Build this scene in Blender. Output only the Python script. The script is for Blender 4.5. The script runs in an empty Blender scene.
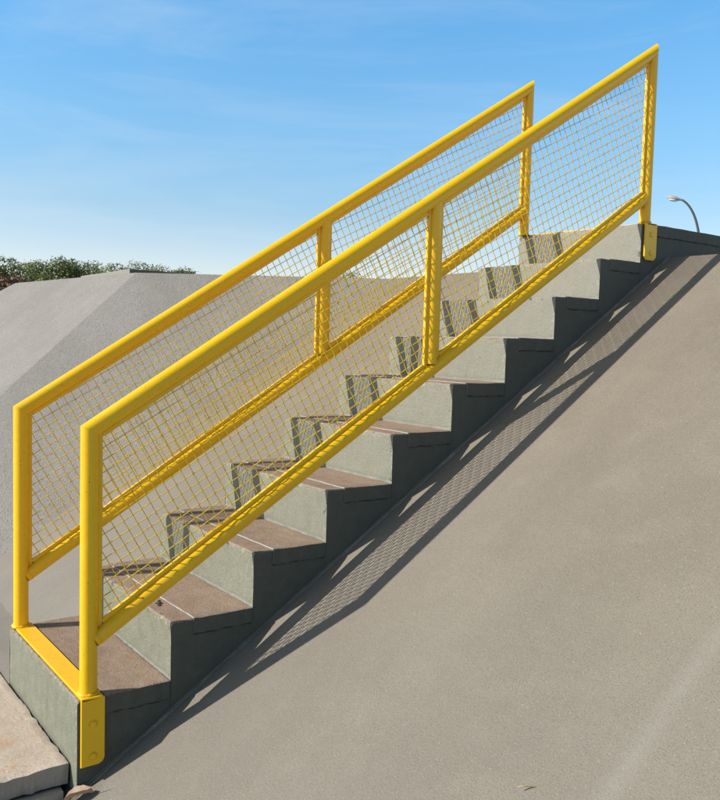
import bpy, bmesh, math, random
from mathutils import Vector, Matrix, noise
random.seed(7)
scn = bpy.context.scene
C = scn.collection

# ------------------------------------------------------------------ helpers
def link(name, bm, mats, parent=None, smooth=False):
    me = bpy.data.meshes.new(name)
    bm.normal_update()
    bm.to_mesh(me); bm.free()
    if not isinstance(mats, (list, tuple)): mats = [mats]
    for m in mats: me.materials.append(m)
    if smooth:
        for p in me.polygons: p.use_smooth = True
    o = bpy.data.objects.new(name, me); C.objects.link(o)
    if parent is not None: o.parent = parent
    return o
def thing(name, label, cat, group=None, loc=(0, 0, 0)):
    o = bpy.data.objects.new(name, None); C.objects.link(o); o.location = loc
    o.empty_display_size = .2
    return tag(o, label, cat, group)
def tag(o, label, cat, group=None):
    o['label'] = label; o['category'] = cat
    if group: o['group'] = group
    return o
def struct(o):
    o['kind'] = 'structure'; return o
def frame_for(d):
    d = d.normalized()
    a = Vector((1, 0, 0)) if abs(d.x) < .9 else Vector((0, 0, 1))
    u = (a - d * a.dot(d)).normalized()
    return u, d.cross(u)
def tube_path(bm, pts, radii, seg=12, caps=True, mat=0):
    """one tube through the points, radius per point"""
    pts = [Vector(p) for p in pts]
    rings = []
    n = len(pts)
    for i, p in enumerate(pts):
        d = (pts[min(i + 1, n - 1)] - pts[max(i - 1, 0)])
        u, v = frame_for(d)
        r = radii[i] if isinstance(radii, (list, tuple)) else radii
        rings.append([bm.verts.new(p + u * r * math.cos(2 * math.pi * k / seg) + v * r * math.sin(2 * math.pi * k / seg)) for k in range(seg)])
    for a, b in zip(rings, rings[1:]):
        for k in range(seg):
            f = bm.faces.new((a[k], a[(k + 1) % seg], b[(k + 1) % seg], b[k])); f.material_index = mat
            f.smooth = True
    if caps:
        bm.faces.new(list(reversed(rings[0]))).material_index = mat
        bm.faces.new(rings[-1]).material_index = mat
def cut(bm, co, no):
    g = bm.verts[:] + bm.edges[:] + bm.faces[:]
    bmesh.ops.bisect_plane(bm, geom=g, plane_co=co, plane_no=no, clear_outer=True, dist=1e-6)
def bevbox(bm, x0, x1, y0, y1, z0, z1, bev=.0, seg=2):
    vs = [bm.verts.new((x, y, z)) for x in (x0, x1) for y in (y0, y1) for z in (z0, z1)]
    idx = [(0, 1, 3, 2), (4, 6, 7, 5), (0, 4, 5, 1), (2, 3, 7, 6), (0, 2, 6, 4), (1, 5, 7, 3)]
    fs = [bm.faces.new([vs[i] for i in q]) for q in idx]
    if bev:
        es = set(e for f in fs for e in f.edges)
        bmesh.ops.bevel(bm, geom=list(es), offset=bev, segments=seg, profile=.6, affect='EDGES')
def recalc(bm): bmesh.ops.recalc_face_normals(bm, faces=bm.faces[:])

# ------------------------------------------------------------------ node helpers
def new_mat(name):
    m = bpy.data.materials.new(name); m.use_nodes = True
    nt = m.node_tree
    b = nt.nodes['Principled BSDF']
    return m, nt, b
def N(nt, t, **kw):
    n = nt.nodes.new(t)
    for k, v in kw.items():
        if k == 'inp':
            for a, b in v.items(): n.inputs[a].default_value = b
        else: setattr(n, k, v)
    return n
def L(nt, a, b): nt.links.new(a, b)
def coords(nt, scale=None):
    tc = N(nt, 'ShaderNodeTexCoord')
    if scale is None: return tc.outputs['Object']
    mp = N(nt, 'ShaderNodeMapping'); mp.inputs['Scale'].default_value = scale
    L(nt, tc.outputs['Object'], mp.inputs['Vector']); return mp.outputs['Vector']
def noise_n(nt, vec, scale, detail=4, rough=.6, dist=0):
    n = N(nt, 'ShaderNodeTexNoise', inp={'Scale': scale, 'Detail': detail, 'Roughness': rough, 'Distortion': dist})
    L(nt, vec, n.inputs['Vector']); return n.outputs['Fac']
def ramp(nt, fac, stops):
    r = N(nt, 'ShaderNodeValToRGB'); e = r.color_ramp.elements
    while len(e) < len(stops): e.new(.5)
    for i, (p, c) in enumerate(stops):
        e[i].position = p; e[i].color = c if len(c) == 4 else (*c, 1)
    L(nt, fac, r.inputs['Fac']); return r.outputs['Color']
def g(v): return (v, v, v, 1)
def mix(nt, fac, a, b, mode='MIX'):
    m = N(nt, 'ShaderNodeMix', data_type='RGBA', blend_type=mode)
    for s, i in ((fac, 0), (a, 6), (b, 7)):
        if isinstance(s, (int, float)): m.inputs[i].default_value = s
        elif isinstance(s, tuple): m.inputs[i].default_value = s if len(s) == 4 else (*s, 1)
        else: L(nt, s, m.inputs[i])
    return m.outputs[2]
def math_n(nt, op, a, b=None, c=None):
    m = N(nt, 'ShaderNodeMath', operation=op)
    for i, s in enumerate((a, b, c)):
        if s is None: continue
        if isinstance(s, (int, float)): m.inputs[i].default_value = s
        else: L(nt, s, m.inputs[i])
    return m.outputs[0]
def bump(nt, bsdf, h, strength, dist, prev=None):
    b = N(nt, 'ShaderNodeBump', inp={'Strength': strength, 'Distance': dist})
    L(nt, h, b.inputs['Height'])
    if prev is not None: L(nt, prev, b.inputs['Normal'])
    L(nt, b.outputs['Normal'], bsdf.inputs['Normal'])
    return b.outputs['Normal']
def ao_n(nt, dist, samples=4):
    a = N(nt, 'ShaderNodeAmbientOcclusion', samples=samples, inp={'Distance': dist}); return a.outputs['AO']

# ------------------------------------------------------------------ materials
def yellow_paint():
    m, nt, b = new_mat('yellow_paint')
    v = coords(nt)
    big = noise_n(nt, v, 6, 4, .6)
    col = mix(nt, big, (.95, .505, .007), (.99, .595, .009))
    # drips of thicker paint, faint along the tubes
    fine = noise_n(nt, v, 60, 3, .6)
    col = mix(nt, ramp(nt, fine, [(.42, g(0)), (.75, g(.22))]), col, (.70, .42, .010))
    # rusty crevices
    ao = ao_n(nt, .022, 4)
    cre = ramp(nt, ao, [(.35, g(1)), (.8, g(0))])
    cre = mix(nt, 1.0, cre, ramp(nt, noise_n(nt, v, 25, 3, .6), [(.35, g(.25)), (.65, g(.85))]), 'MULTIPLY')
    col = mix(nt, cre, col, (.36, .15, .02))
    dull = ramp(nt, noise_n(nt, coords(nt, (1, 1, 1)), 2.6, 5, .7, .8), [(.52, g(0)), (.75, g(.22))])
    col = mix(nt, dull, col, (.80, .47, .025))
    chip = ramp(nt, noise_n(nt, v, 42, 5, .75), [(.735, g(0)), (.755, g(.8))])
    col = mix(nt, chip, col, (.20, .085, .03))
    # pin-point rust
    sp = ramp(nt, noise_n(nt, v, 170, 1, .4), [(.755, g(0)), (.785, g(.9))])
    col = mix(nt, sp, col, (.13, .05, .015))
    L(nt, col, b.inputs['Base Color'])
    L(nt, ramp(nt, big, [(.3, g(.36)), (.7, g(.50))]), b.inputs['Roughness'])
    b.inputs['Specular IOR Level'].default_value = .45
    n1 = bump(nt, b, noise_n(nt, v, 35, 3, .5), .12, .004)
    bump(nt, b, noise_n(nt, v, 220, 2, .5), .1, .001, n1)
    return m
def wire_paint():
    m, nt, b = new_mat('yellow_wire_paint')
    v = coords(nt)
    col = ramp(nt, noise_n(nt, v, 70, 3, .6), [(.28, (.40, .20, .02)), (.42, (.88, .56, .02)), (.7, (.96, .66, .03))])
    L(nt, col, b.inputs['Base Color']); b.inputs['Roughness'].default_value = .5
    return m
def painted_concrete(name, pad=False):
    """riser / side paint is grey green, upward faces worn brown"""
    m, nt, b = new_mat(name)
    v = coords(nt)
    geo = N(nt, 'ShaderNodeNewGeometry'); sep = N(nt, 'ShaderNodeSeparateXYZ'); L(nt, geo.outputs['True Normal'], sep.inputs[0])
    up = ramp(nt, sep.outputs['Z'], [(.6, g(0)), (.8, g(1))])
    big = noise_n(nt, v, 3.2, 5, .62); mid = noise_n(nt, v, 24, 5, .65); fine = noise_n(nt, v, 240, 3, .7)
    gcol = ramp(nt, big, [(.3, (.168, .166, .106)), (.7, (.230, .226, .152))])
    gcol = mix(nt, ramp(nt, mid, [(.35, g(.0)), (.7, g(.5))]), gcol, (.30, .305, .25))
    gcol = mix(nt, ramp(nt, fine, [(.32, g(.85)), (.50, g(0))]), gcol, (.105, .115, .085))
    sx = N(nt, 'ShaderNodeSeparateXYZ'); L(nt, v, sx.inputs[0])
    hz = N(nt, 'ShaderNodeMapRange', inp={'From Min': .1, 'From Max': 1.6, 'To Min': .12, 'To Max': .75}); L(nt, sx.outputs['Z'], hz.inputs['Value'])
    sand = noise_n(nt, v, 120, 3, .7)
    gcol = mix(nt, math_n(nt, 'MULTIPLY', hz.outputs[0], ramp(nt, sand, [(.34, g(.8)), (.47, g(0))])), gcol, (.12, .125, .092))
    gcol = mix(nt, math_n(nt, 'MULTIPLY', hz.outputs[0], ramp(nt, sand, [(.56, g(0)), (.68, g(.6))])), gcol, (.40, .395, .335))
    # rain streaks running down the risers
    drip = noise_n(nt, coords(nt, (34, 34, 2.2)), 1.0, 4, .6)
    gcol = mix(nt, ramp(nt, drip, [(.56, g(0)), (.75, g(.38))]), gcol, (.115, .115, .085))
    bcol = ramp(nt, big, [(.28, (.285, .195, .135)), (.72, (.37, .262, .186))])
    bcol = mix(nt, ramp(nt, mid, [(.4, g(0)), (.75, g(.6))]), bcol, (.40, .30, .225))
    bcol = mix(nt, ramp(nt, fine, [(.30, g(.8)), (.47, g(0))]), bcol, (.10, .075, .055))
    stain = noise_n(nt, v, 5.5, 5, .7, 1.2)
    bcol = mix(nt, ramp(nt, stain, [(.52, g(0)), (.70, g(.55))]), bcol, (.17, .125, .09))
    # scuffed pale streaks from feet
    foot = noise_n(nt, coords(nt, (3.5, 16, 16)), 2.2, 5, .65, .6)
    bcol = mix(nt, ramp(nt, foot, [(.52, g(0)), (.75, g(.45))]), bcol, (.42, .36, .30))
    # the tall risers get greyer towards the upper steps, as the paint wears
    gcol = mix(nt, hz.outputs[0], gcol, (.325, .315, .27))
    # side wall facing +X: darker paint, with its shade put into the colour
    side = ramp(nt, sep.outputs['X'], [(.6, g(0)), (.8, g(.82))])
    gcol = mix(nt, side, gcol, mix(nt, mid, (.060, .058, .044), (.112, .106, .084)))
    col = mix(nt, up, gcol, bcol)
    # worn / chipped edges
    at = N(nt, 'ShaderNodeAttribute', attribute_name='edge')
    chip = math_n(nt, 'MULTIPLY', at.outputs['Fac'], ramp(nt, noise_n(nt, v, 55, 4, .7), [(.55, g(.02)), (.67, g(.9))]))
    notside = ramp(nt, sep.outputs['X'], [(.6, g(1)), (.8, g(.12))])
    chip = math_n(nt, 'MULTIPLY', chip, notside)
    col = mix(nt, math_n(nt, 'MULTIPLY', chip, .75), col, (.52, .49, .44))
    dk = math_n(nt, 'MULTIPLY', at.outputs['Fac'], ramp(nt, noise_n(nt, v, 40, 4, .7), [(.60, g(0)), (.66, g(1))]))
    col = mix(nt, math_n(nt, 'MULTIPLY', dk, .75), col, (.035, .034, .035))
    at2 = N(nt, 'ShaderNodeAttribute', attribute_name='line')
    ln = math_n(nt, 'MULTIPLY', at2.outputs['Fac'], ramp(nt, noise_n(nt, v, 26, 4, .65), [(.38, g(.35)), (.55, g(1))]))
    col = mix(nt, math_n(nt, 'MULTIPLY', ln, .8), col, (.50, .47, .43))
    at3 = N(nt, 'ShaderNodeAttribute', attribute_name='gap_shade')  # shadow gap under each tread pad, painted on as a dark line
    gap_fac = math_n(nt, 'MULTIPLY', ramp(nt, at3.outputs['Fac'], [(.25, g(0)), (.7, g(1))]), ramp(nt, noise_n(nt, v, 30, 4, .7), [(.42, g(.25)), (.55, g(1))]))
    col = mix(nt, math_n(nt, 'MULTIPLY', gap_fac, .9), col, (.012, .012, .013))
    # dark dirt in creases
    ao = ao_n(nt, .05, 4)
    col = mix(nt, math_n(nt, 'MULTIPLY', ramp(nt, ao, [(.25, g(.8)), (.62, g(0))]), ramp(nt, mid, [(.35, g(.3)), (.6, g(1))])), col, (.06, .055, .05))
    # small blowholes
    vo = N(nt, 'ShaderNodeTexVoronoi', inp={'Scale': 34.0, 'Randomness': 1.0}); L(nt, v, vo.inputs['Vector'])
    hole = math_n(nt, 'MULTIPLY', ramp(nt, vo.outputs['Distance'], [(.05, g(1)), (.09, g(0))]), ramp(nt, noise_n(nt, v, 9, 2, .5), [(.52, g(0)), (.6, g(1))]))
    hole = math_n(nt, 'MULTIPLY', hole, ramp(nt, sep.outputs['Z'], [(.6, g(1)), (.8, g(.0))]))
    col = mix(nt, hole, col, (.07, .075, .06))
    L(nt, col, b.inputs['Base Color']); b.inputs['Roughness'].default_value = .82
    b.inputs['Specular IOR Level'].default_value = .3
    n1 = bump(nt, b, noise_n(nt, v, 18, 4, .6), .25, .012)
    n2 = bump(nt, b, fine, .55, .0035, n1)
    n2 = bump(nt, b, sand, .32, .004, n2)
    bump(nt, b, math_n(nt, 'SUBTRACT', 1.0, math_n(nt, 'MAXIMUM', hole, dk)), .6, .005, n2)
    return m
def slope_concrete(name, c0, c1, dark, fleck, grain, gs, seam=False, streak=(1, 1, 1), bumpd=.003):
    m, nt, b = new_mat(name)
    v = coords(nt)
    big = noise_n(nt, v, .9, 4, .55, .4)
    col = ramp(nt, big, [(.3, c0), (.7, c1)])
    st = noise_n(nt, coords(nt, streak), 1.2, 5, .6)
    col = mix(nt, ramp(nt, st, [(.35, g(.45)), (.6, g(0))]), col, tuple(x * .82 for x in c0[:3]))
    cloud = noise_n(nt, v, 7, 5, .65)
    col = mix(nt, ramp(nt, cloud, [(.5, g(0)), (.8, g(.4))]), col, tuple(min(1, x * 1.22) for x in c1[:3]))
    fine = noise_n(nt, v, gs, 2, .65)
    col = mix(nt, ramp(nt, fine, [(.32, g(grain)), (.48, g(0))]), col, dark)
    fl = noise_n(nt, v, gs * .9, 1, .5)
    col = mix(nt, ramp(nt, fl, [(.655, g(0)), (.755, g(.5 if seam else .6))]), col, fleck)
    if seam:
        sx = N(nt, 'ShaderNodeSeparateXYZ'); L(nt, v, sx.inputs[0])
        wob = math_n(nt, 'MULTIPLY', math_n(nt, 'SUBTRACT', noise_n(nt, v, 3, 3, .6), .5), .05)
        d = math_n(nt, 'ABSOLUTE', math_n(nt, 'SUBTRACT', math_n(nt, 'ADD', sx.outputs['X'], wob), 1.25))
        band = N(nt, 'ShaderNodeMapRange', inp={'From Min': .0, 'From Max': .035, 'To Min': .42, 'To Max': 0}); L(nt, d, band.inputs['Value'])
        col = mix(nt, math_n(nt, 'MULTIPLY', band.outputs[0], ramp(nt, cloud, [(.35, g(.4)), (.6, g(1))])), col, (.40, .375, .335))
        # greyer and rougher low down
        lo = N(nt, 'ShaderNodeMapRange', inp={'From Min': .1, 'From Max': .95, 'To Min': .5, 'To Max': 0}); L(nt, sx.outputs['Z'], lo.inputs['Value'])
        col = mix(nt, math_n(nt, 'MULTIPLY', lo.outputs[0], ramp(nt, big, [(.3, g(.6)), (.6, g(1))])), col, mix(nt, fine, (.165, .151, .128), (.266, .248, .215)))
        # dark scattered specks
        vo = N(nt, 'ShaderNodeTexVoronoi', inp={'Scale': 9.0}); L(nt, v, vo.inputs['Vector'])
        spk = math_n(nt, 'MULTIPLY', ramp(nt, vo.outputs['Distance'], [(.018, g(1)), (.03, g(0))]), ramp(nt, noise_n(nt, v, 4, 2, .5), [(.56, g(0)), (.6, g(1))]))
        col = mix(nt, math_n(nt, 'MULTIPLY', spk, .8), col, (.07, .06, .05))
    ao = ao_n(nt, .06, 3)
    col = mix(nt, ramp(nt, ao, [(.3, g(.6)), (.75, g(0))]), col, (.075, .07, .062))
    L(nt, col, b.inputs['Base Color'])
    b.inputs['Roughness'].default_value = .62 if seam else .85
    b.inputs['Specular IOR Level'].default_value = .35
    n1 = bump(nt, b, fine, .6, bumpd)
    trow = noise_n(nt, coords(nt, (26, 5, 5)), 1.6, 4, .6, .4)
    n1 = bump(nt, b, trow, .16, .006, n1)
    bump(nt, b, cloud, .25, .012, n1)
    return m
def simple(name, c0, c1, scale, rough=.9, bs=.3, bd=.01):
    m, nt, b = new_mat(name); v = coords(nt)
    f = noise_n(nt, v, scale, 6, .65)
    L(nt, ramp(nt, f, [(.3, c0), (.7, c1)]), b.inputs['Base Color']); b.inputs['Roughness'].default_value = rough
    bump(nt, b, f, bs, bd)
    return m
def slab_mat():
    m, nt, b = new_mat('weathered_slab_concrete'); v = coords(nt)
    big = noise_n(nt, v, 5, 5, .65); fine = noise_n(nt, v, 120, 4, .7)
    col = ramp(nt, big, [(.3, (.47, .375, .285)), (.7, (.61, .50, .395))])
    col = mix(nt, ramp(nt, fine, [(.32, g(.7)), (.48, g(0))]), col, (.36, .29, .22))
    # rust stains
    col = mix(nt, ramp(nt, noise_n(nt, coords(nt, (1, 2, 1)), 9, 5, .7, .8), [(.55, g(0)), (.68, g(.65))]), col, (.56, .27, .12))
    col = mix(nt, ramp(nt, noise_n(nt, v, 60, 2, .5), [(.69, g(0)), (.73, g(.8))]), col, (.62, .58, .52))
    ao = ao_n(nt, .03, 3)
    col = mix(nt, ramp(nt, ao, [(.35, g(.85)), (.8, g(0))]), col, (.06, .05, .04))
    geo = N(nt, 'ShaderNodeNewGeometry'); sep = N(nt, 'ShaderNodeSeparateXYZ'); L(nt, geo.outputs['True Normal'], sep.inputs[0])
    col = mix(nt, ramp(nt, sep.outputs['X'], [(.3, g(0)), (.8, g(.6))]), col, (.24, .225, .205))  # flank facing +X darkened: its shade is mixed into the colour
    L(nt, col, b.inputs['Base Color']); b.inputs['Roughness'].default_value = .9
    n1 = bump(nt, b, noise_n(nt, v, 75, 4, .6), .35, .005)
    bump(nt, b, fine, .5, .003, n1)
    return m
def leaf_mat(name, a, bb, c):
    m, nt, b = new_mat(name); v = coords(nt)
    geo = N(nt, 'ShaderNodeNewGeometry')
    col = ramp(nt, geo.outputs['Random Per Island'], [(.0, a), (.5, bb), (1.0, c)])
    clump = ramp(nt, noise_n(nt, v, .9, 3, .6), [(.35, g(.6)), (.65, g(1.1))])
    col = mix(nt, 1.0, col, clump, 'MULTIPLY')
    L(nt, col, b.inputs['Base Color']); b.inputs['Roughness'].default_value = .6
    b.inputs['Specular IOR Level'].default_value = .2
    return m

M_yel = yellow_paint(); M_wire = wire_paint()
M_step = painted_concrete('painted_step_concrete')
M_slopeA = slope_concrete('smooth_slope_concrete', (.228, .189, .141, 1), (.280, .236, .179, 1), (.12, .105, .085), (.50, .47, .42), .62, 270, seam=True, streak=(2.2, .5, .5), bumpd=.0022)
M_slopeB = slope_concrete('rough_slope_concrete', (.262, .236, .206, 1), (.315, .287, .254, 1), (.13, .12, .11), (.50, .485, .46), .7, 150, streak=(2.0, .5, .5), bumpd=.006)
M_slopeS = slope_concrete('rough_side_slope_concrete', (.310, .280, .242, 1), (.368, .336, .296, 1), (.15, .14, .125), (.56, .54, .51), .7, 150, streak=(.5, 2.0, .5), bumpd=.006)
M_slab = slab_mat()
M_plat = simple('platform_concrete', (.27, .25, .22, 1), (.36, .33, .29, 1), 8)
M_earth = simple('dry_earth', (.16, .115, .07, 1), (.25, .19, .11, 1), .6)
M_steel = simple('galvanised_steel', (.06, .068, .075, 1), (.09, .10, .11, 1), 20, .6, .05, .002)
M_lens = simple('lamp_lens', (.75, .75, .72, 1), (.85, .85, .82, 1), 20, .25, .02, .001)
M_housing = simple('lamp_housing', (.36, .34, .33, 1), (.46, .44, .43, 1), 15, .5, .05, .002)
M_bark = simple('grey_bark', (.07, .055, .04, 1), (.15, .12, .09, 1), 9, .9, .6, .03)
M_leafd = leaf_mat('dark_foliage', (.16, .18, .065, 1), (.22, .25, .085, 1), (.29, .31, .13, 1))
M_leafm = leaf_mat('mid_foliage', (.19, .22, .08, 1), (.26, .29, .10, 1), (.34, .355, .16, 1))
M_leafr = leaf_mat('rust_foliage', (.17, .09, .06, 1), (.25, .13, .085, 1), (.32, .20, .12, 1))
M_dry = simple('dry_leaf', (.30, .185, .115, 1), (.46, .32, .22, 1), 40, .7, .4, .002)
M_twig = simple('pale_straw', (.40, .28, .15, 1), (.52, .40, .24, 1), 60, .8)
M_crumb = simple('dark_crumb', (.035, .028, .022, 1), (.075, .06, .045, 1), 80, .9)

# ------------------------------------------------------------------ dimensions (metres)
R, T, W = .17, .2655, .702        # riser, tread, width of the stairs
NST = 10
def zA(y): return -.09 + .64 * y   # the slope the stairs run up
ZP = 1.57                          # platform level
YP = (ZP + .09) / .64
GZ = -.55                          # ground level
YG = (GZ + .09) / .64

# ------------------------------------------------------------------ the setting: slopes, platform, ground, slab
def poly_obj(name, polys, mat):
    bm = bmesh.new()
    for p in polys: bm.faces.new([bm.verts.new(q) for q in p])
    bmesh.ops.remove_doubles(bm, verts=bm.verts[:], dist=1e-4)
    for f in bm.faces:
        if f.normal.z < 0: f.normal_flip()
    return struct(link(name, bm, mat))
QB = .809
P1 = Vector((-3.0, 1.33, ZP)); V1 = Vector((-2.0, YP, ZP)); C0 = Vector((-4.97, 1.085, ZP))
def zB(x, y): return zA(y) + QB * (-2 - x)
sC = .84
nC = Vector((.123, -.992))
def zC(x, y): return ZP - sC * (nC.x * (x - P1.x) + nC.y * (y - P1.y))
hip = Vector((.265, -.964))
def down(p, d, zf):                 # walk from p along plan direction d until z reaches the ground
    z0 = zf(p.x, p.y); z1 = zf(p.x + d.x, p.y + d.y); a = (GZ - z0) / (z1 - z0)
    return Vector((p.x + d.x * a, p.y + d.y * a, GZ))
hipfoot = down(P1, hip, zC)
hipL = Vector((-.75, -.66)); hipLfoot = down(C0, hipL, zC)
# main slope: a grid with very slight unevenness
bm = bmesh.new()
nx, ny = 70, 26
X0, X1 = -2.0, 12.0
grid = []
for j in range(ny + 1):
    row = []
    for i in range(nx + 1):
        x = X0 + (X1 - X0) * i / nx; y = YG + (YP - YG) * j / ny
        e = 0 if (i in (0, nx) or j in (0, ny)) else .004 * noise.noise(Vector((x * .9, y * .9, 3.1)))
        row.append(bm.verts.new((x, y, zA(y) + e)))
    grid.append(row)
for j in range(ny):
    for i in range(nx):
        bm.faces.new((grid[j][i], grid[j][i + 1], grid[j + 1][i + 1], grid[j + 1][i])).smooth = True
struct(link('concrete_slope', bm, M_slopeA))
vfoot = Vector((-2.0, YG, GZ))
poly_obj('side_slope', [[V1, P1, hipfoot, vfoot]], M_slopeS)
Pd = Vector((-4.97, 12, ZP)); dfoot = Vector((-7.2, 12, GZ))
poly_obj('front_slope', [[P1, C0, hipLfoot, hipfoot], [C0, Pd, dfoot, hipLfoot]], M_slopeB)
poly_obj('platform', [[P1, V1, Vector((12, YP, ZP)), Vector((12, 12, ZP)), Pd, C0],
                      [Vector((12, 12, ZP)), Pd, dfoot, Vector((14.5, 12 , GZ))],
                      [Vector((12, YP, ZP)), Vector((12, 12, ZP)), Vector((14.5, 12, GZ)), Vector((14.5, YG, GZ)), Vector((12, YG, GZ))]], M_plat)
bm = bmesh.new()
S = 900
bm.faces.new([bm.verts.new(p) for p in ((-S, -S, GZ - .004), (S, -S, GZ - .004), (S, S, GZ - .004), (-S, S, GZ - .004))])
struct(link('ground', bm, M_earth))
# far low hills so that the ground does not end in a ruler line
bm = bmesh.new()
prev = None
for k in range(0, 61):
    a = math.radians(60 + k * 3.0)
    h = 3.2 + 2.6 * noise.noise(Vector((k * .27, 2.2, 0)))
    d = Vector((math.cos(a), math.sin(a), 0))
    cur = (bm.verts.new(d * 420 + Vector((0, 0, GZ - .2))), bm.verts.new(d * 470 + Vector((0, 0, GZ + max(.6, h)))), bm.verts.new(d * 560 + Vector((0, 0, GZ - .2))))
    if prev:
        bm.faces.new((prev[0], cur[0], cur[1], prev[1])); bm.faces.new((prev[1], cur[1], cur[2], prev[2]))
    prev = cur
struct(link('hills', bm, simple('far_hill', (.10, .11, .05, 1), (.16, .155, .08, 1), .05)))

# walkway slab at the foot of the stairs: chipped right edge, weaker layer under it
def rough_block(name, x0, x1, y0, y1, z0, z1, mat, amp, step=.03, finex=.5):
    bm = bmesh.new()
    xs = []
    x = x1
    while x > x1 - finex: xs.append(x); x -= step
    while x > x0: xs.append(x); x -= .25
    xs.append(x0); xs.reverse()
    ys = [y1]; y = y1
    while y - step > y1 - .7: y -= step; ys.append(y)
    while y - .25 > y0: y -= .25; ys.append(y)
    ys.append(y0); ys.reverse()
    def lev(z, top): return [[bm.verts.new((x, y, z)) for x in xs] for y in ys]
    top = lev(z1, 1); bot = lev(z0, 0)
    ny, nx = len(ys), len(xs)
    for j in range(ny - 1):
        for i in range(nx - 1):
            bm.faces.new((top[j][i], top[j][i + 1], top[j + 1][i + 1], top[j + 1][i]))
            bm.faces.new((bot[j][i], bot[j + 1][i], bot[j + 1][i + 1], bot[j][i + 1]))
    for i in range(nx - 1):
        bm.faces.new((bot[0][i], bot[0][i + 1], top[0][i + 1], top[0][i])); bm.faces.new((top[-1][i], top[-1][i + 1], bot[-1][i + 1], bot[-1][i]))
    for j in range(ny - 1):
        bm.faces.new((top[j][0], top[j + 1][0], bot[j + 1][0], bot[j][0])); bm.faces.new((bot[j][-1], bot[j + 1][-1], top[j + 1][-1], top[j][-1]))
    rim = [e for e in bm.edges if len(e.link_faces) == 2 and e.calc_face_angle(0) > .8]
    bmesh.ops.bevel(bm, geom=rim, offset=.0045, segments=2, profile=.5, affect='EDGES')
    for v in bm.verts:
        p = v.co
        nr = min(abs(p.x - x1), abs(p.y - y1))
        k = amp if nr < .03 else amp * .3
        v.co += Vector((.8 * noise.noise(p * 23) + .7 * noise.noise(p * 61) + .35 * noise.noise(p * 120), noise.noise(p * 27 + Vector((5, 0, 0))), .7 * noise.noise(p * 19 + Vector((0, 9, 0))))) * k
    return link(name, bm, mat)
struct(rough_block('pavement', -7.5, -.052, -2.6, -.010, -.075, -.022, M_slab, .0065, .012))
bm = bmesh.new()          # mortar run where the slope meets the slab, left of the stairs
rws = []
for i in range(60):
    x = -W - .004 - 1.25 * i / 59
    rws.append([bm.verts.new((x, y, z + .004 * noise.noise(Vector((x * 9, y * 9, 1))))) for y, z in ((-.012, -.030), (-.002, -.024), (.05, -.012), (.16, zA(.16) - .002), (.20, zA(.20) - .006))])
for a, b in zip(rws, rws[1:]):
    for k in range(4): bm.faces.new((a[k], a[k + 1], b[k + 1], b[k])).smooth = True
for f in bm.faces:
    if f.normal.z < 0: f.normal_flip()
recalc(bm)
struct(link('slope_foot', bm, M_slopeA))
struct(rough_block('pavement_base', -7.5, -.030, -2.6, -.03, GZ, -.082, M_slab, .006))

# ------------------------------------------------------------------ staircase
stairs = thing('concrete_staircase', 'grey-green painted concrete stairs with worn brown treads running up the slope', 'staircase')
def jit(p, amp=.0016):
    q = p * 17
    return p + Vector((0, noise.noise(q) + .6 * noise.noise(p * 47), noise.noise(q + Vector((3, 7, 1))) + .6 * noise.noise(p * 43))) * amp
YE = 6.2
# profile with a chamfer at nosings, attribute 1 on edges
prof = []   # (y, z, edge, line)
prof.append((-.0034, -.30, 0, 0)); prof.append((-.0034, -.15, 0, 0)); prof.append((-.0034, .0, 0, 0))
for k in range(1, NST + 1):
    y0 = (k - 1) * T if k > 1 else -.0034
    z0, z1 = (k - 1) * R, k * R
    if k > 1: prof.append((y0 - .0005, z0 + .006, 0, .55))
    prof.append((y0, z0 + .012 if k > 1 else .03, 0, 0)); prof.append((y0, z0 + .085, 0, 0))
    prof.append((y0, z1 - .020, .0, 0)); prof.append((y0, z1 - .011, .9, 0))
    prof.append((y0 + .0005, z1 - .004, 1, 0)); prof.append((y0 + .0045, z1, 1, 0)); prof.append((y0 + .012, z1, .8, 0)); prof.append((y0 + .02, z1, 0, 0))
    y1 = k * T if k < NST else YE
    if k < NST:
        prof.append((y0 + .07, z1, 0, 0)); prof.append((y1 - .012, z1, 0, 0)); prof.append((y1 - .005, z1, 0, .6)); prof.append((y1 - .001, z1, 0, .8))
    else:
        for q in range(1, 14): prof.append((y0 + .02 + (YE - y0 - .02) * q / 14, z1, 0, 0))
        prof.append((YE, z1, 0, 0))
bm = bmesh.new()
le = bm.verts.layers.float.new('edge'); ll = bm.verts.layers.float.new('line')
xs = [-W, -W + .004, -W + .012, -W + .02] + [-W + .02 + (W - .04) * i / 22 for i in range(1, 22)] + [-.02, -.012, -.004, 0]
cols = []
for i, x in enumerate(xs):
    ce = {0: 1, 1: 1, 2: .8}.get(min(i, len(xs) - 1 - i), 0)
    row = []
    for (y, z, e, l) in prof:
        zz = max(z, min(zA(y), ZP) - .2) if y > 0 else z
        p = jit(Vector((x, y, zz)))
        if e >= .8 and z > .05:
            c_ = noise.noise(Vector((x * 16, z * 31, 5.5))) + .5 * noise.noise(Vector((x * 45, z * 31, 8)))
            if c_ > .32: p += Vector((0, .6, -.8)) * min(.006, (c_ - .32) * .03) * (1 if e == 1 else .5)
        if ce == 1 and i in (0, len(xs) - 1): p.z -= .003 if z > 0 else 0
        vv = bm.verts.new(p); vv[le] = max(e, ce * .9); vv[ll] = l; row.append(vv)
    cols.append(row)
for a, b in zip(cols, cols[1:]):
    for j in range(len(prof) - 1):
        bm.faces.new((a[j], a[j + 1], b[j + 1], b[j]))
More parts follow.
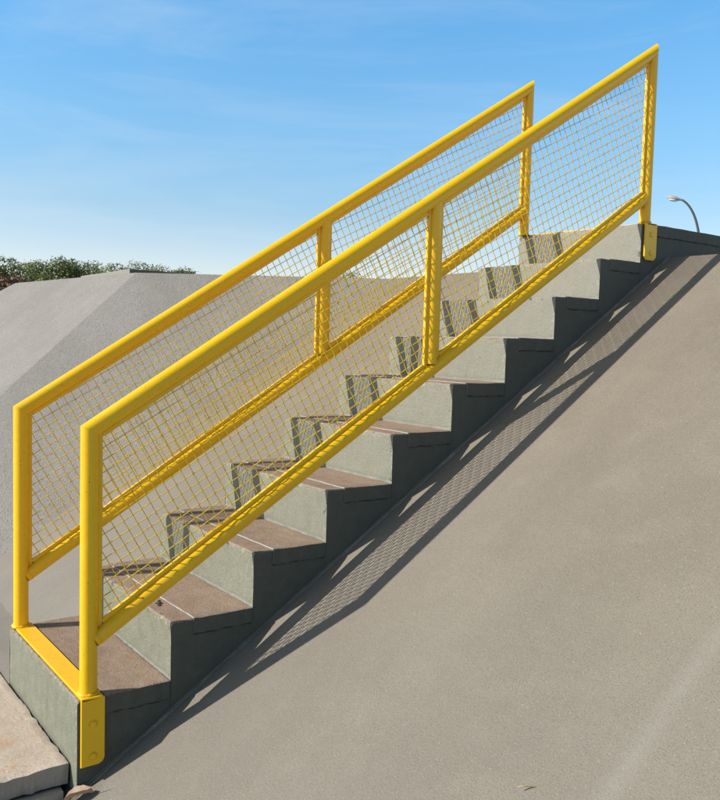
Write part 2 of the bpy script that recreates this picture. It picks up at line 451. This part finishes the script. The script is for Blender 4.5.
# side walls: from the outline down below the slope
for row, sgn in ((cols[-1], 1), (cols[0], -1)):
    base = []
    top = []
    for v in row:
        t_ = bm.verts.new(v.co); t_[le] = 0; top.append(t_)
        zb = min(zA(v.co.y), ZP) - .25 if v.co.y < YP else ZP - .2
        b_ = bm.verts.new((v.co.x, v.co.y, min(zb, v.co.z - .02))); base.append(b_)
    for j in range(len(top) - 1):
        q = (base[j], base[j + 1], top[j + 1], top[j])
        bm.faces.new(q if sgn > 0 else tuple(reversed(q)))
for f in bm.faces: f.smooth = False
recalc(bm)
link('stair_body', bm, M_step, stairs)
bm = bmesh.new(); prev = None
n_ = 190
for i in range(n_ + 1):
    y = -.06 + (YP + .06) * i / n_
    z = zA(y); q = Vector((3, y, z))
    w1 = .008 + .007 * noise.noise(q * 11) + .004 * noise.noise(q * 37); h1 = .006 + .005 * noise.noise(q * 13 + Vector((4, 0, 0)))
    cur = [bm.verts.new((-.002, y, z + h1 + .001)), bm.verts.new((.002, y, z + h1 * .9)), bm.verts.new((.45 * w1, y, z + h1 * .35)), bm.verts.new((w1, y, z + .001)), bm.verts.new((w1 + .002, y, z - .006))]
    if prev:
        for k in range(4): bm.faces.new((prev[k], prev[k + 1], cur[k + 1], cur[k])).smooth = True
    prev = cur
recalc(bm)
for f in bm.faces:
    if f.normal.x + f.normal.z < 0: f.normal_flip()
link('mortar_joint', bm, M_step, stairs)
# tread slabs: shallow pads laid on the body behind each nosing, standing a little proud
def pad(k):
    y0 = (k - 1) * T + (.068 if k > 1 else .071); y1 = k * T - .006
    z1 = k * R + .0035; z0 = z1 - .05
    if k == NST: y0, y1, z0, z1 = 2.497, YE - .05, 1.652, 1.7035
    if k == 1: z0 = .118
    bm = bmesh.new(); le = bm.verts.layers.float.new('edge'); ll = bm.verts.layers.float.new('line'); lc = bm.verts.layers.float.new('gap_shade')
    nyp = 8 if k < NST else 60
    ys = [y0, y0 + .0018, y0 + .0055] + [y0 + .0055 + (y1 - y0 - .0055) * q / nyp for q in range(1, nyp + 1)]
    xs2 = [-W + .004] + [-W + .004 + (W - .002) * i / 26 for i in range(1, 26)] + [-.003, .004]
    top = []
    for j, y in enumerate(ys):
        r_ = []
        for i, x in enumerate(xs2):
            p = jit(Vector((x, y, z1)), .0011 if k < NST else .004)
            p.y += .0025 * noise.noise(Vector((x * 9, k * 3.7, 0))) if j < 3 else 0
            if i == len(xs2) - 1: p.x += .0022 * noise.noise(Vector((y * 31, k, 2)))
            if i == len(xs2) - 1 or j == 0: p.z -= .0018
            v = bm.verts.new(p); v[ll] = 1.0 if (j < 2 and k not in (1, NST)) else (.0); v[le] = .8 if i == len(xs2) - 1 else 0
            r_.append(v)
        top.append(r_)
    for j in range(len(ys) - 1):
        for i in range(len(xs2) - 1): bm.faces.new((top[j][i], top[j][i + 1], top[j + 1][i + 1], top[j + 1][i]))
    # skirts (front, right, left)
    def skirt(chain):
        up = [bm.verts.new(v.co) for v in chain]; dn = []
        for v in chain:
            q = Vector((v.co.x, v.co.y, z0 + .004 * noise.noise(v.co * 29) + .002 * noise.noise(v.co * 90)))
            dn.append(bm.verts.new(q))
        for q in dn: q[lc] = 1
        md = [bm.verts.new(q.co + Vector((0, 0, .006))) for q in dn]
        for a, b, c, d in zip(up, up[1:], md[1:], md): bm.faces.new((a, d, c, b))
        for a, b, c, d in zip(md, md[1:], dn[1:], dn): bm.faces.new((a, d, c, b))
        inn = [bm.verts.new((q.co.x - .012, q.co.y, q.co.z)) for q in dn]
        for a, b, c, d in zip(dn, dn[1:], inn[1:], inn): bm.faces.new((a, d, c, b))
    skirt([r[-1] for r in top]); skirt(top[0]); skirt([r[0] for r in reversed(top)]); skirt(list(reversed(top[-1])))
    recalc(bm)
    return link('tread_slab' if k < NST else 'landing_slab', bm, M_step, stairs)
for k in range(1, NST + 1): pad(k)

# ------------------------------------------------------------------ railings
TR = .0237
def wires_mesh(poly, ang, spacing, x, phase, rad=.0015):
    """woven wire cloth clipped to a convex polygon in the y-z plane"""
    bm = bmesh.new()
    cy = sum(p[0] for p in poly) / len(poly); cz = sum(p[1] for p in poly) / len(poly)
    for fam in (0, 1):
        a = ang + fam * math.pi / 2
        d = Vector((math.cos(a), math.sin(a))); n = Vector((-d.y, d.x))
        offs = [n.dot(Vector((p[0] - cy, p[1] - cz))) for p in poly]
        k = math.ceil(min(offs) / spacing) - 1
        while k * spacing < max(offs) + spacing:
            o = (k + phase) * spacing + random.uniform(-.0007, .0007)
            k += 1
            base = Vector((cy, cz)) + n * o
            lo, hi = -9, 9; ok = True
            m = len(poly)
            for i in range(m):
                p, q = Vector(poly[i]), Vector(poly[(i + 1) % m])
                e = q - p; nn = Vector((-e.y, e.x))           # inside for CCW polygons
                den = nn.dot(d); num = nn.dot(p - base)
                if abs(den) < 1e-9:
                    if num > 0: ok = False
                    continue
                s = num / den
                if den > 0: lo = max(lo, s)
                else: hi = min(hi, s)
            if not ok or hi - lo < .004: continue
            # crossing points with the other family sit at (j+phase)*spacing
            st = spacing / 2
            ss = [lo]; j = math.ceil(lo / st + .01)
            while j * st < hi - .001: ss.append(j * st); j += 1
            ss.append(hi)
            b1 = random.uniform(-.0006, .0006)
            pts = []
            for s in ss:
                w = math.sin(math.pi * (s / spacing + .5 - phase)) * (1 if (k + fam) % 2 else -1) * .0013
                c = base + d * s + n * b1 * math.sin(s * 5)
                pts.append((x + w, c.x, c.y))
            tube_path(bm, pts, rad, 5, caps=False)
    return bm
def square_bar(bm, x, p, q, h, wx):
    """bar in the y-z plane from p to q, h wide in plane, wx thick across"""
    p, q = Vector(p), Vector(q); d = (q - p).normalized(); n = Vector((-d.y, d.x))
    vs = []
    for s in (p, q):
        for a, b in ((-1, -1), (1, -1), (1, 1), (-1, 1)):
            c = s + n * (a * h / 2); vs.append(bm.verts.new((x + b * wx / 2, c.x, c.y)))
    for i in range(4): bm.faces.new((vs[i], vs[(i + 1) % 4], vs[4 + (i + 1) % 4], vs[4 + i]))
    bm.faces.new(vs[3::-1]); bm.faces.new(vs[4:])
def weld(bm, c, axis, r, t=.004):
    """uneven weld bead around a tube end"""
    u, v = frame_for(Vector(axis)); c = Vector(c); nseg = 26; rings = []
    for k in range(nseg):
        a = 2 * math.pi * k / nseg; rad = u * math.cos(a) + v * math.sin(a)
        tt = t * (1 + .45 * noise.noise(Vector((k * .9, c.y * 7, c.z * 5))))
        ring = []
        for j in range(6):
            b = 2 * math.pi * j / 6
            ring.append(bm.verts.new(c + rad * (r + tt * math.cos(b)) + Vector(axis).normalized() * tt * math.sin(b)))
        rings.append(ring)
    for k in range(nseg):
        a, b = rings[k], rings[(k + 1) % nseg]
        for j in range(6): bm.faces.new((a[j], a[(j + 1) % 6], b[(j + 1) % 6], b[j])).smooth = True
def railing(label, x, posts, ztop, zbot, phase, near):
    t = thing('stair_railing', label, 'railing', 'yellow railings either side of the stairs')
    y0, ym, y1 = posts
    top = lambda y: ztop[0] + ztop[1] * y
    bot = lambda y: zbot[0] + zbot[1] * y
    du = Vector((0, 1, ztop[1])).normalized(); dv = Vector((0, 0, 1)); db = Vector((0, 1, zbot[1])).normalized()
    c0 = Vector((x, y0, top(y0))); c1 = Vector((x, y1, top(y1)))
    # top rail, mitred onto both end posts
    bm = bmesh.new(); tube_path(bm, [c0 - du * .1, c1 + du * .1], TR, 28, caps=False)
    cut(bm, c0, -(du + dv).normalized()); cut(bm, c1, (du - dv).normalized())
    recalc(bm); link('top_rail', bm, M_yel, t)
    # bottom rail butts against the posts
    bm = bmesh.new(); a = Vector((x, y0 + TR * .55, bot(y0 + TR * .55))); b = Vector((x, y1 - TR * .55, bot(y1 - TR * .55)))
    tube_path(bm, [a, b], TR, 28, caps=False)
    weld(bm, Vector((x, y0 + TR * 1.02, bot(y0 + TR * 1.02))), db, TR * .99, .0016); weld(bm, Vector((x, y1 - TR * 1.02, bot(y1 - TR * 1.02))), db, TR * .99, .0016)
    recalc(bm); link('bottom_rail', bm, M_yel, t)
    # posts
    for kind, y in (('s', y0), ('m', ym), ('e', y1)):
        bm = bmesh.new()
        if kind == 's':
            tube_path(bm, [(x, y, R + .0075), (x, y, top(y) + .1)], TR, 28, caps=False); cut(bm, c0, (du + dv).normalized())
            weld(bm, (x, y, R + .0095), (0, 0, 1), TR, .0065)
        elif kind == 'm':
            tube_path(bm, [(x, y, bot(y) + .021), (x, y, top(y) - .012)], TR * .96, 28, caps=False)
        else:
            tube_path(bm, [(x, y, R * NST + .0075), (x, y, top(y) + .1)], TR, 28, caps=False); cut(bm, c1, (dv - du).normalized())
            weld(bm, (x, y, R * NST + .0095), (0, 0, 1), TR, .005)
        recalc(bm); link('post', bm, M_yel, t)
    # mesh panels inside thin square-bar frames
    f = .0115
    for i, (ya, yb, ang, ph) in enumerate(((y0 + TR, ym - TR * .96, math.radians(29.4), phase), (ym + TR * .96, y1 - TR, math.radians(26.0), phase + .4))):
        kt = TR / du.y; kb = TR / db.y
        hb = f / 2
        q = [(ya, bot(ya) + kb), (yb, bot(yb) + kb), (yb, top(yb) - kt), (ya, top(ya) - kt)]
        kv = f / du.y
        inner = [(ya + f, bot(ya + f) + kb + kv * .5), (yb - f, bot(yb - f) + kb + kv * .5), (yb - f, top(yb - f) - kt - kv * .5), (ya + f, top(ya + f) - kt - kv * .5)]
        pm = link('mesh_panel', wires_mesh(inner, ang, .0300 if i == 0 else .0325, x, ph), M_wire, t)
        bm = bmesh.new()
        e = .0008
        square_bar(bm, x, (ya + hb - e, q[0][1] - .004), (ya + hb - e, q[3][1] + .010), f, f)
        square_bar(bm, x, (yb - hb + e, q[1][1] - .010), (yb - hb + e, q[2][1] + .004), f, f)
        ha = hb / du.y
        square_bar(bm, x, (ya + f + e, bot(ya + f) + kb + ha - e), (yb - f - e, bot(yb - f) + kb + ha - e), f, f * .94)
        square_bar(bm, x, (ya + f + e, top(ya + f) - kt - ha + e), (yb - f - e, top(yb - f) - kt - ha + e), f, f * .94)
        recalc(bm); link('panel_frame', bm, M_yel, pm)
    # side plates bolted to the stair flank under the end posts
    sx = 1 if near else -1
    xo = .0045 if near else -W - .0015
    for ya, yb, zt, zb in ((.004, .069, R, -.012), (2.402, 2.484, NST * R, 1.545)):
        bm = bmesh.new()
        th = .008
        ch = .016
        pr = [(ya, zt + .0078), (yb, zt + .0078 - .004), (yb, zb + ch), (yb - ch * .35, zb + ch * .35), (yb - ch, zb), (ya, zb)]
        if zt > 1: pr = [(ya, zt + .0025), (yb, zt + .0025), (yb, zb + ch), (yb - ch, zb), (ya + ch, zb), (ya, zb + ch)]
        fr = [bm.verts.new((xo + sx * th, a_, b_)) for a_, b_ in pr]; bk = [bm.verts.new((xo, a_, b_)) for a_, b_ in pr]
        fc = bm.faces.new(fr); bm.faces.new(list(reversed(bk)))
        for i in range(len(pr)): bm.faces.new((fr[i], bk[i], bk[(i + 1) % len(pr)], fr[(i + 1) % len(pr)]))
        recalc(bm)
        bmesh.ops.bevel(bm, geom=[e for e in fc.edges], offset=.0022, segments=2, profile=.5, affect='EDGES')
        p = link('base_plate', bm, M_yel, t)
        for zc in ((.104, .014) if zt < 1 else (1.655, 1.575)):
            bm = bmesh.new(); yc = .037 if zt < 1 else 2.443
            rr = [.0098, .0098, .0085, .0055, .001]; hh = [0, .002, .0034, .0042, .0045]
            tube_path(bm, [(xo + sx * (th + h), yc, zc) for h in hh], rr, 14)
            tube_path(bm, [(xo + sx * (th + .0002), yc, zc), (xo + sx * (th + .0008), yc, zc)], [.0128, .0125], 18)
            recalc(bm); link('bolt', bm, M_yel, p)
    # flat bars across the first step and across the landing edge (carried by the near railing)
    if near:
        for ya, yb, zt in ((.006, .064, R), (2.406, 2.47, NST * R)):
            bm = bmesh.new()
            bevbox(bm, -W + .003, .0125, ya, yb, zt + .0012, zt + .0088, .0012)
            if zt > 1:
                for v in bm.verts: v.co.z -= .0055 * (v.co.x + W) / W; v.co.y += .006
            recalc(bm); link('flat_bar', bm, M_yel, t)
    return t
railing('yellow mesh railing on the near right side of the stairs, in front of the other', -.0235, (.0345, 1.240, 2.441), (.881, .6325), (.297, .623), .35, True)
railing('yellow mesh railing on the far left side of the stairs, behind the other', -.680, (.0265, 1.217, 2.396), (.889, .6365), (.322, .628), .1, False)

# ------------------------------------------------------------------ raised slab on the far platform
bm = bmesh.new()
bevbox(bm, -5.49, -4.295, 1.785, 6.5, ZP - .06, 1.700, .006)
for v in bm.verts: v.co += Vector((0, noise.noise(v.co * 5), noise.noise(v.co * 4))) * .004
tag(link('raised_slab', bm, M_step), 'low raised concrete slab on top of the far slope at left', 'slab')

# ------------------------------------------------------------------ street lamp beyond the platform
lamp = thing('street_lamp', 'tall grey street lamp with a curved arm beyond the top of the stairs', 'street lamp', None, (-18.78, 32.98, GZ))
hd = Vector((-.835, -.55, 0)).normalized()      # arm direction
bm = bmesh.new()
pts = [(0, 0, 0), (0, 0, .25), (0, 0, .3), (0, 0, 3), (0, 0, 6.0)]; rad = [.11, .11, .085, .075, .060]
L_ = .84; H_ = 2.35
for k in range(1, 13):
    a = k / 12 * math.radians(78)
    s = (1 - math.cos(a)) / (1 - math.cos(math.radians(78))); z = math.sin(a) / math.sin(math.radians(78))
    p = hd * (L_ * s); pts.append((p.x, p.y, 6.0 + H_ * z)); rad.append(.060 - .018 * k / 12)
tube_path(bm, pts, rad, 12)
recalc(bm); link('pole', bm, M_steel, lamp)
tip = Vector(pts[-1]); ax = (hd + Vector((0, 0, .22))).normalized()
bm = bmesh.new()
prof_l = [(-.10, .045), (0, .06), (.10, .095), (.22, .15), (.36, .165), (.50, .14), (.58, .08), (.60, .02)]
u = ax.cross(Vector((0, 0, 1))).normalized(); w = u.cross(ax)
rings = []
for s, r_ in prof_l:
    rings.append([bm.verts.new(tip + ax * s + u * (r_ * math.cos(2 * math.pi * k / 16)) + w * (r_ * .62 * math.sin(2 * math.pi * k / 16))) for k in range(16)])
for a, b in zip(rings, rings[1:]):
    for k in range(16): bm.faces.new((a[k], a[(k + 1) % 16], b[(k + 1) % 16], b[k])).smooth = True
bm.faces.new(rings[0]); bm.faces.new(rings[-1]); recalc(bm)
hdm = link('lamp_head', bm, M_housing, lamp)
bm = bmesh.new()
bmesh.ops.create_uvsphere(bm, u_segments=16, v_segments=8, radius=1)
for v in bm.verts:
    q = v.co; v.co = tip + ax * (.34 + .2 * q.x) + u * (.135 * q.y) + w * (-.075 + .06 * q.z)
recalc(bm); link('lens', bm, M_lens, hdm, smooth=True)

# ------------------------------------------------------------------ trees and shrub far off
def tree(name, label, loc, h, rx, leafm, n=2300, seed=1, leaf=.26, lowcrown=.2, group='trees on the horizon', ry=None):
    rnd = random.Random(seed); t = thing(name, label, 'tree' if 'tree' in name else 'shrub', group, loc)
    ry = ry or rx
    bm = bmesh.new()
    lean = Vector((rnd.uniform(-.3, .3), rnd.uniform(-.3, .3), 0))
    th = h * .45
    tube_path(bm, [Vector((0, 0, 0)) + lean * s + Vector((0, 0, th * s)) for s in (0, .3, .65, 1)], [.045 * h * .6, .03 * h * .6, .024 * h * .6, .018 * h * .6], 9)
    clusters = []
    for k in range(17):
        a = rnd.uniform(0, 2 * math.pi); rr = rnd.uniform(.25, .85)
        zc = h * rnd.uniform(lowcrown + .16, .88)
        taper = 1 - max(0, (zc / h - .55)) * 1.15
        c = Vector((math.cos(a) * rx * rr * taper, math.sin(a) * ry * rr * taper, zc))
        clusters.append((c, h * rnd.uniform(.07, .16)))
        p0 = lean * .8 + Vector((0, 0, th * rnd.uniform(.5, 1)))
        tube_path(bm, [p0, (p0 + c) / 2 + Vector((0, 0, .1 * h * rnd.uniform(0, .6))), c], [.013 * h * .6, .009 * h * .6, .004 * h * .6], 6)
    clusters.append((Vector((lean.x, lean.y, h * .88)), h * .13))
    recalc(bm); link('trunk', bm, M_bark, t)
    bm = bmesh.new()
    for i in range(n):
        c, r_ = rnd.choice(clusters)
        while True:
            d = Vector((rnd.uniform(-1, 1), rnd.uniform(-1, 1), rnd.uniform(-1, 1)))
            if .05 < d.length < 1: break
        d = d.normalized() * (d.length ** .55)
        p = c + Vector((d.x * r_ * 1.25, d.y * r_ * 1.25, d.z * r_ * .85)) * rnd.uniform(.75, 1.12)
        nrm = (d.normalized() + Vector((rnd.uniform(-1, 1), rnd.uniform(-1, 1), rnd.uniform(-.4, 1)))).normalized()
        u_, v_ = frame_for(nrm); a = rnd.uniform(0, 6.28); s = leaf * rnd.uniform(.5, 1.2)
        e1 = u_ * math.cos(a) + v_ * math.sin(a); e2 = nrm.cross(e1)
        bm.faces.new([bm.verts.new(p + q) for q in (e1 * s, e2 * s * .5, -e1 * s * .8, -e2 * s * .5)])
    link('crown', bm, leafm, t)
    return t
def far(px_dir, dist):     # plan position in metres from the foot of the camera
    return (2.211 + px_dir[0] * dist, -.717 + px_dir[1] * dist, GZ)
TREES = [
    # bearing (degrees west of the y axis), distance, height, crown radius, foliage, label
    (76.6, 74, 8.05, 2.6, 'd', 'dark green bushy tree at the left edge of the horizon, above the rusty shrub'),
    (74.6, 84, 8.85, 2.3, 'm', 'mid green tree with ragged top, second from the left on the horizon'),
    (73.0, 76, 8.55, 2.4, 'd', 'tall dark tree left of the raised slab, third from the left on the horizon'),
    (71.5, 86, 9.15, 2.3, 'm', 'lighter green tree behind the left end of the raised slab'),
    (70.0, 78, 8.35, 2.1, 'd', 'dark tree behind the middle of the raised slab'),
    (68.6, 88, 9.55, 2.0, 'm', 'mid green tree just right of the end of the raised slab'),
    (67.1, 82, 8.75, 1.9, 'm', 'low green tree peeping over the dark flank of the raised slab'),
    (65.6, 94, 9.65, 2.2, 'd', 'low dark tree beside the top of the far rail'),
    (54.4, 90, 9.55, 1.9, 'd', 'lone distant tree seen through the mesh above the slope edge'),
]
for i, (b_, dist, h, r_, mt, lab) in enumerate(TREES):
    a = math.radians(b_)
    tree('leafy_tree', lab, far((-math.sin(a), math.cos(a)), dist), h, r_, M_leafd if mt == 'd' else M_leafm, 10500, 20 + i, .135)
for i, (b_, dist, h, r_, lab) in enumerate(((76.6, 50, 5.0, 1.9, 'rust coloured dry shrub at the far left edge below the trees'),
                                            (75.2, 48, 4.35, 1.3, 'smaller rust coloured shrub beside the top corner of the far slope'))):
    a = math.radians(b_)
    tree('dry_shrub', lab, far((-math.sin(a), math.cos(a)), dist), h, r_, M_leafr, 5200, 60 + i, .11, .05, 'rust coloured shrubs')

# ------------------------------------------------------------------ litter
bm = bmesh.new()      # dry curled leaf at the foot of the stairs
rows = []
for i in range(11):
    s = i / 10; wdt = .019 * math.sin(math.pi * min(1, s * .93 + .05)) ** .8 * (1 + .25 * noise.noise(Vector((s * 9, 1, 0))))
    rows.append([bm.verts.new((t_ * wdt, s * .085, .010 * math.sin(s * 4.2) + .016 * t_ * t_ + .004 * noise.noise(Vector((s * 8, t_ * 2, 4))))) for t_ in (-1, -.5, 0, .5, 1)])
for a, b in zip(rows, rows[1:]):
    for k in range(4): bm.faces.new((a[k], a[k + 1], b[k + 1], b[k])).smooth = True
tube_path(bm, [(0, .083, -.006), (.004, .10, -.002), (.010, .118, .004)], [.0012, .001, .0008], 5)
lf = link('fallen_leaf', bm, M_dry); lf.location = (.012, -.035, zA(-.035) + .012)
lf.rotation_euler = (math.atan(.64), 0, math.radians(-38)); lf.data.update()
tag(lf, 'curled dry brown leaf lying on the slope by the bottom step', 'leaf')
bm = bmesh.new()
tube_path(bm, [(-.024, 0, .002), (-.008, .0015, .004), (.008, -.001, .0035), (.024, .002, .0025)], [.0011, .0015, .0014, .0008], 6)
tw = link('dry_twig', bm, M_twig); tw.location = (1.105, .555, zA(.555) + .002); tw.rotation_euler = (math.atan(.64), 0, math.radians(58))
tag(tw, 'short pale straw stalk lying low on the slope at bottom right of centre', 'twig')
def crumb(x, y, z, s, label, seed, group=None, slope=False):
    bm = bmesh.new(); bmesh.ops.create_icosphere(bm, subdivisions=2, radius=s)
    for v in bm.verts:
        v.co = v.co * (1 + .55 * noise.noise(v.co / s * 1.3 + Vector((seed, 0, 0)))); v.co.z *= .5
    o = link('dirt_crumb', bm, M_crumb); o.location = (x, y, z)
    if slope: o.rotation_euler = (math.atan(.64), 0, 0)
    tag(o, label, 'debris', group)
crumb(-.188, .306, .3425, .0085, 'largest dark dirt crumb on the nosing of the second step', 1)
crumb(-.170, .300, .3415, .006, 'small dark crumb right beside the largest one on the second step', 2)
crumb(-.208, .316, .3415, .005, 'small dark crumb left of the largest one on the second step', 3)

# ------------------------------------------------------------------ camera
cam = bpy.data.cameras.new('camera'); co = bpy.data.objects.new('camera', cam); C.objects.link(co)
yaw, pit, rol = -.933978, -.067022, .026532
f_ = Vector((math.sin(yaw) * math.cos(pit), math.cos(yaw) * math.cos(pit), math.sin(pit)))
rt = Vector((math.cos(yaw), -math.sin(yaw), 0)); up = rt.cross(f_)
r2 = rt * math.cos(rol) + up * math.sin(rol); u2 = -rt * math.sin(rol) + up * math.cos(rol)
mw = Matrix((r2, u2, -f_)).transposed().to_4x4(); mw.translation = Vector((2.211, -.717, 1.155))
co.matrix_world = mw
cam.sensor_fit = 'HORIZONTAL'; cam.sensor_width = 36; cam.lens = 36 * 838.83 / 720
cam.clip_start = .05; cam.clip_end = 3000
scn.camera = co

# ------------------------------------------------------------------ light
sd = Vector((-.395, -1, .715)).normalized()      # towards the sun
el = math.asin(sd.z); az = math.atan2(sd.x, sd.y)
sl = bpy.data.lights.new('sun', 'SUN'); so = bpy.data.objects.new('sun', sl); C.objects.link(so)
sl.energy = 5.0; sl.angle = math.radians(.5); sl.color = (1, .955, .88)
so.rotation_euler = sd.to_track_quat('Z', 'Y').to_euler(); so.location = sd * 30
wd = bpy.data.worlds.new('World'); scn.world = wd; wd.use_nodes = True
nt = wd.node_tree; bg = nt.nodes['Background']
sky = nt.nodes.new('ShaderNodeTexSky'); sky.sky_type = 'NISHITA'; sky.sun_disc = False
sky.sun_elevation = el; sky.sun_rotation = az; sky.air_density = 1.0; sky.dust_density = .6; sky.ozone_density = 1.5; sky.altitude = 200
tc = nt.nodes.new('ShaderNodeTexCoord')
mp = nt.nodes.new('ShaderNodeMapping'); mp.inputs['Scale'].default_value = (1.1, 1.1, 6.5); mp.inputs['Rotation'].default_value = (.22, .1, .4)
L(nt, tc.outputs['Generated'], mp.inputs['Vector'])
cl = noise_n(nt, mp.outputs['Vector'], 2.4, 8, .62, .5)
cm = ramp(nt, cl, [(.46, g(0)), (.62, g(.10)), (.80, g(.22))])
sz = nt.nodes.new('ShaderNodeSeparateXYZ'); L(nt, tc.outputs['Generated'], sz.inputs[0])
# clear low sky, deep dark zenith
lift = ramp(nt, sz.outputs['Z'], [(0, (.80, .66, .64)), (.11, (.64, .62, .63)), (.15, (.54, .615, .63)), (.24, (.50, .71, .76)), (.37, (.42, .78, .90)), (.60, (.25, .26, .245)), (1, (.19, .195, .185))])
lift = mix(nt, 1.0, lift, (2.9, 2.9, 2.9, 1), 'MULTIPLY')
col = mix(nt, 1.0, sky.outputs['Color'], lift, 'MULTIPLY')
# the half of the sky away from the haze is dimmer
az_ = nt.nodes.new('ShaderNodeMapRange'); az_.inputs['From Min'].default_value = -.25; az_.inputs['From Max'].default_value = .7; az_.inputs['To Min'].default_value = 1; az_.inputs['To Max'].default_value = 1.0
az_.interpolation_type = 'SMOOTHSTEP'
L(nt, sz.outputs['X'], az_.inputs['Value'])
col = mix(nt, 1.0, col, az_.outputs[0], 'MULTIPLY')
col = mix(nt, cm, col, (9.5, 10.2, 10.6, 1))
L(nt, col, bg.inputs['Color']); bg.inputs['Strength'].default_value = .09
scn.view_settings.view_transform = 'Standard'; scn.view_settings.look = 'None'; scn.view_settings.exposure = 0; scn.view_settings.gamma = 1
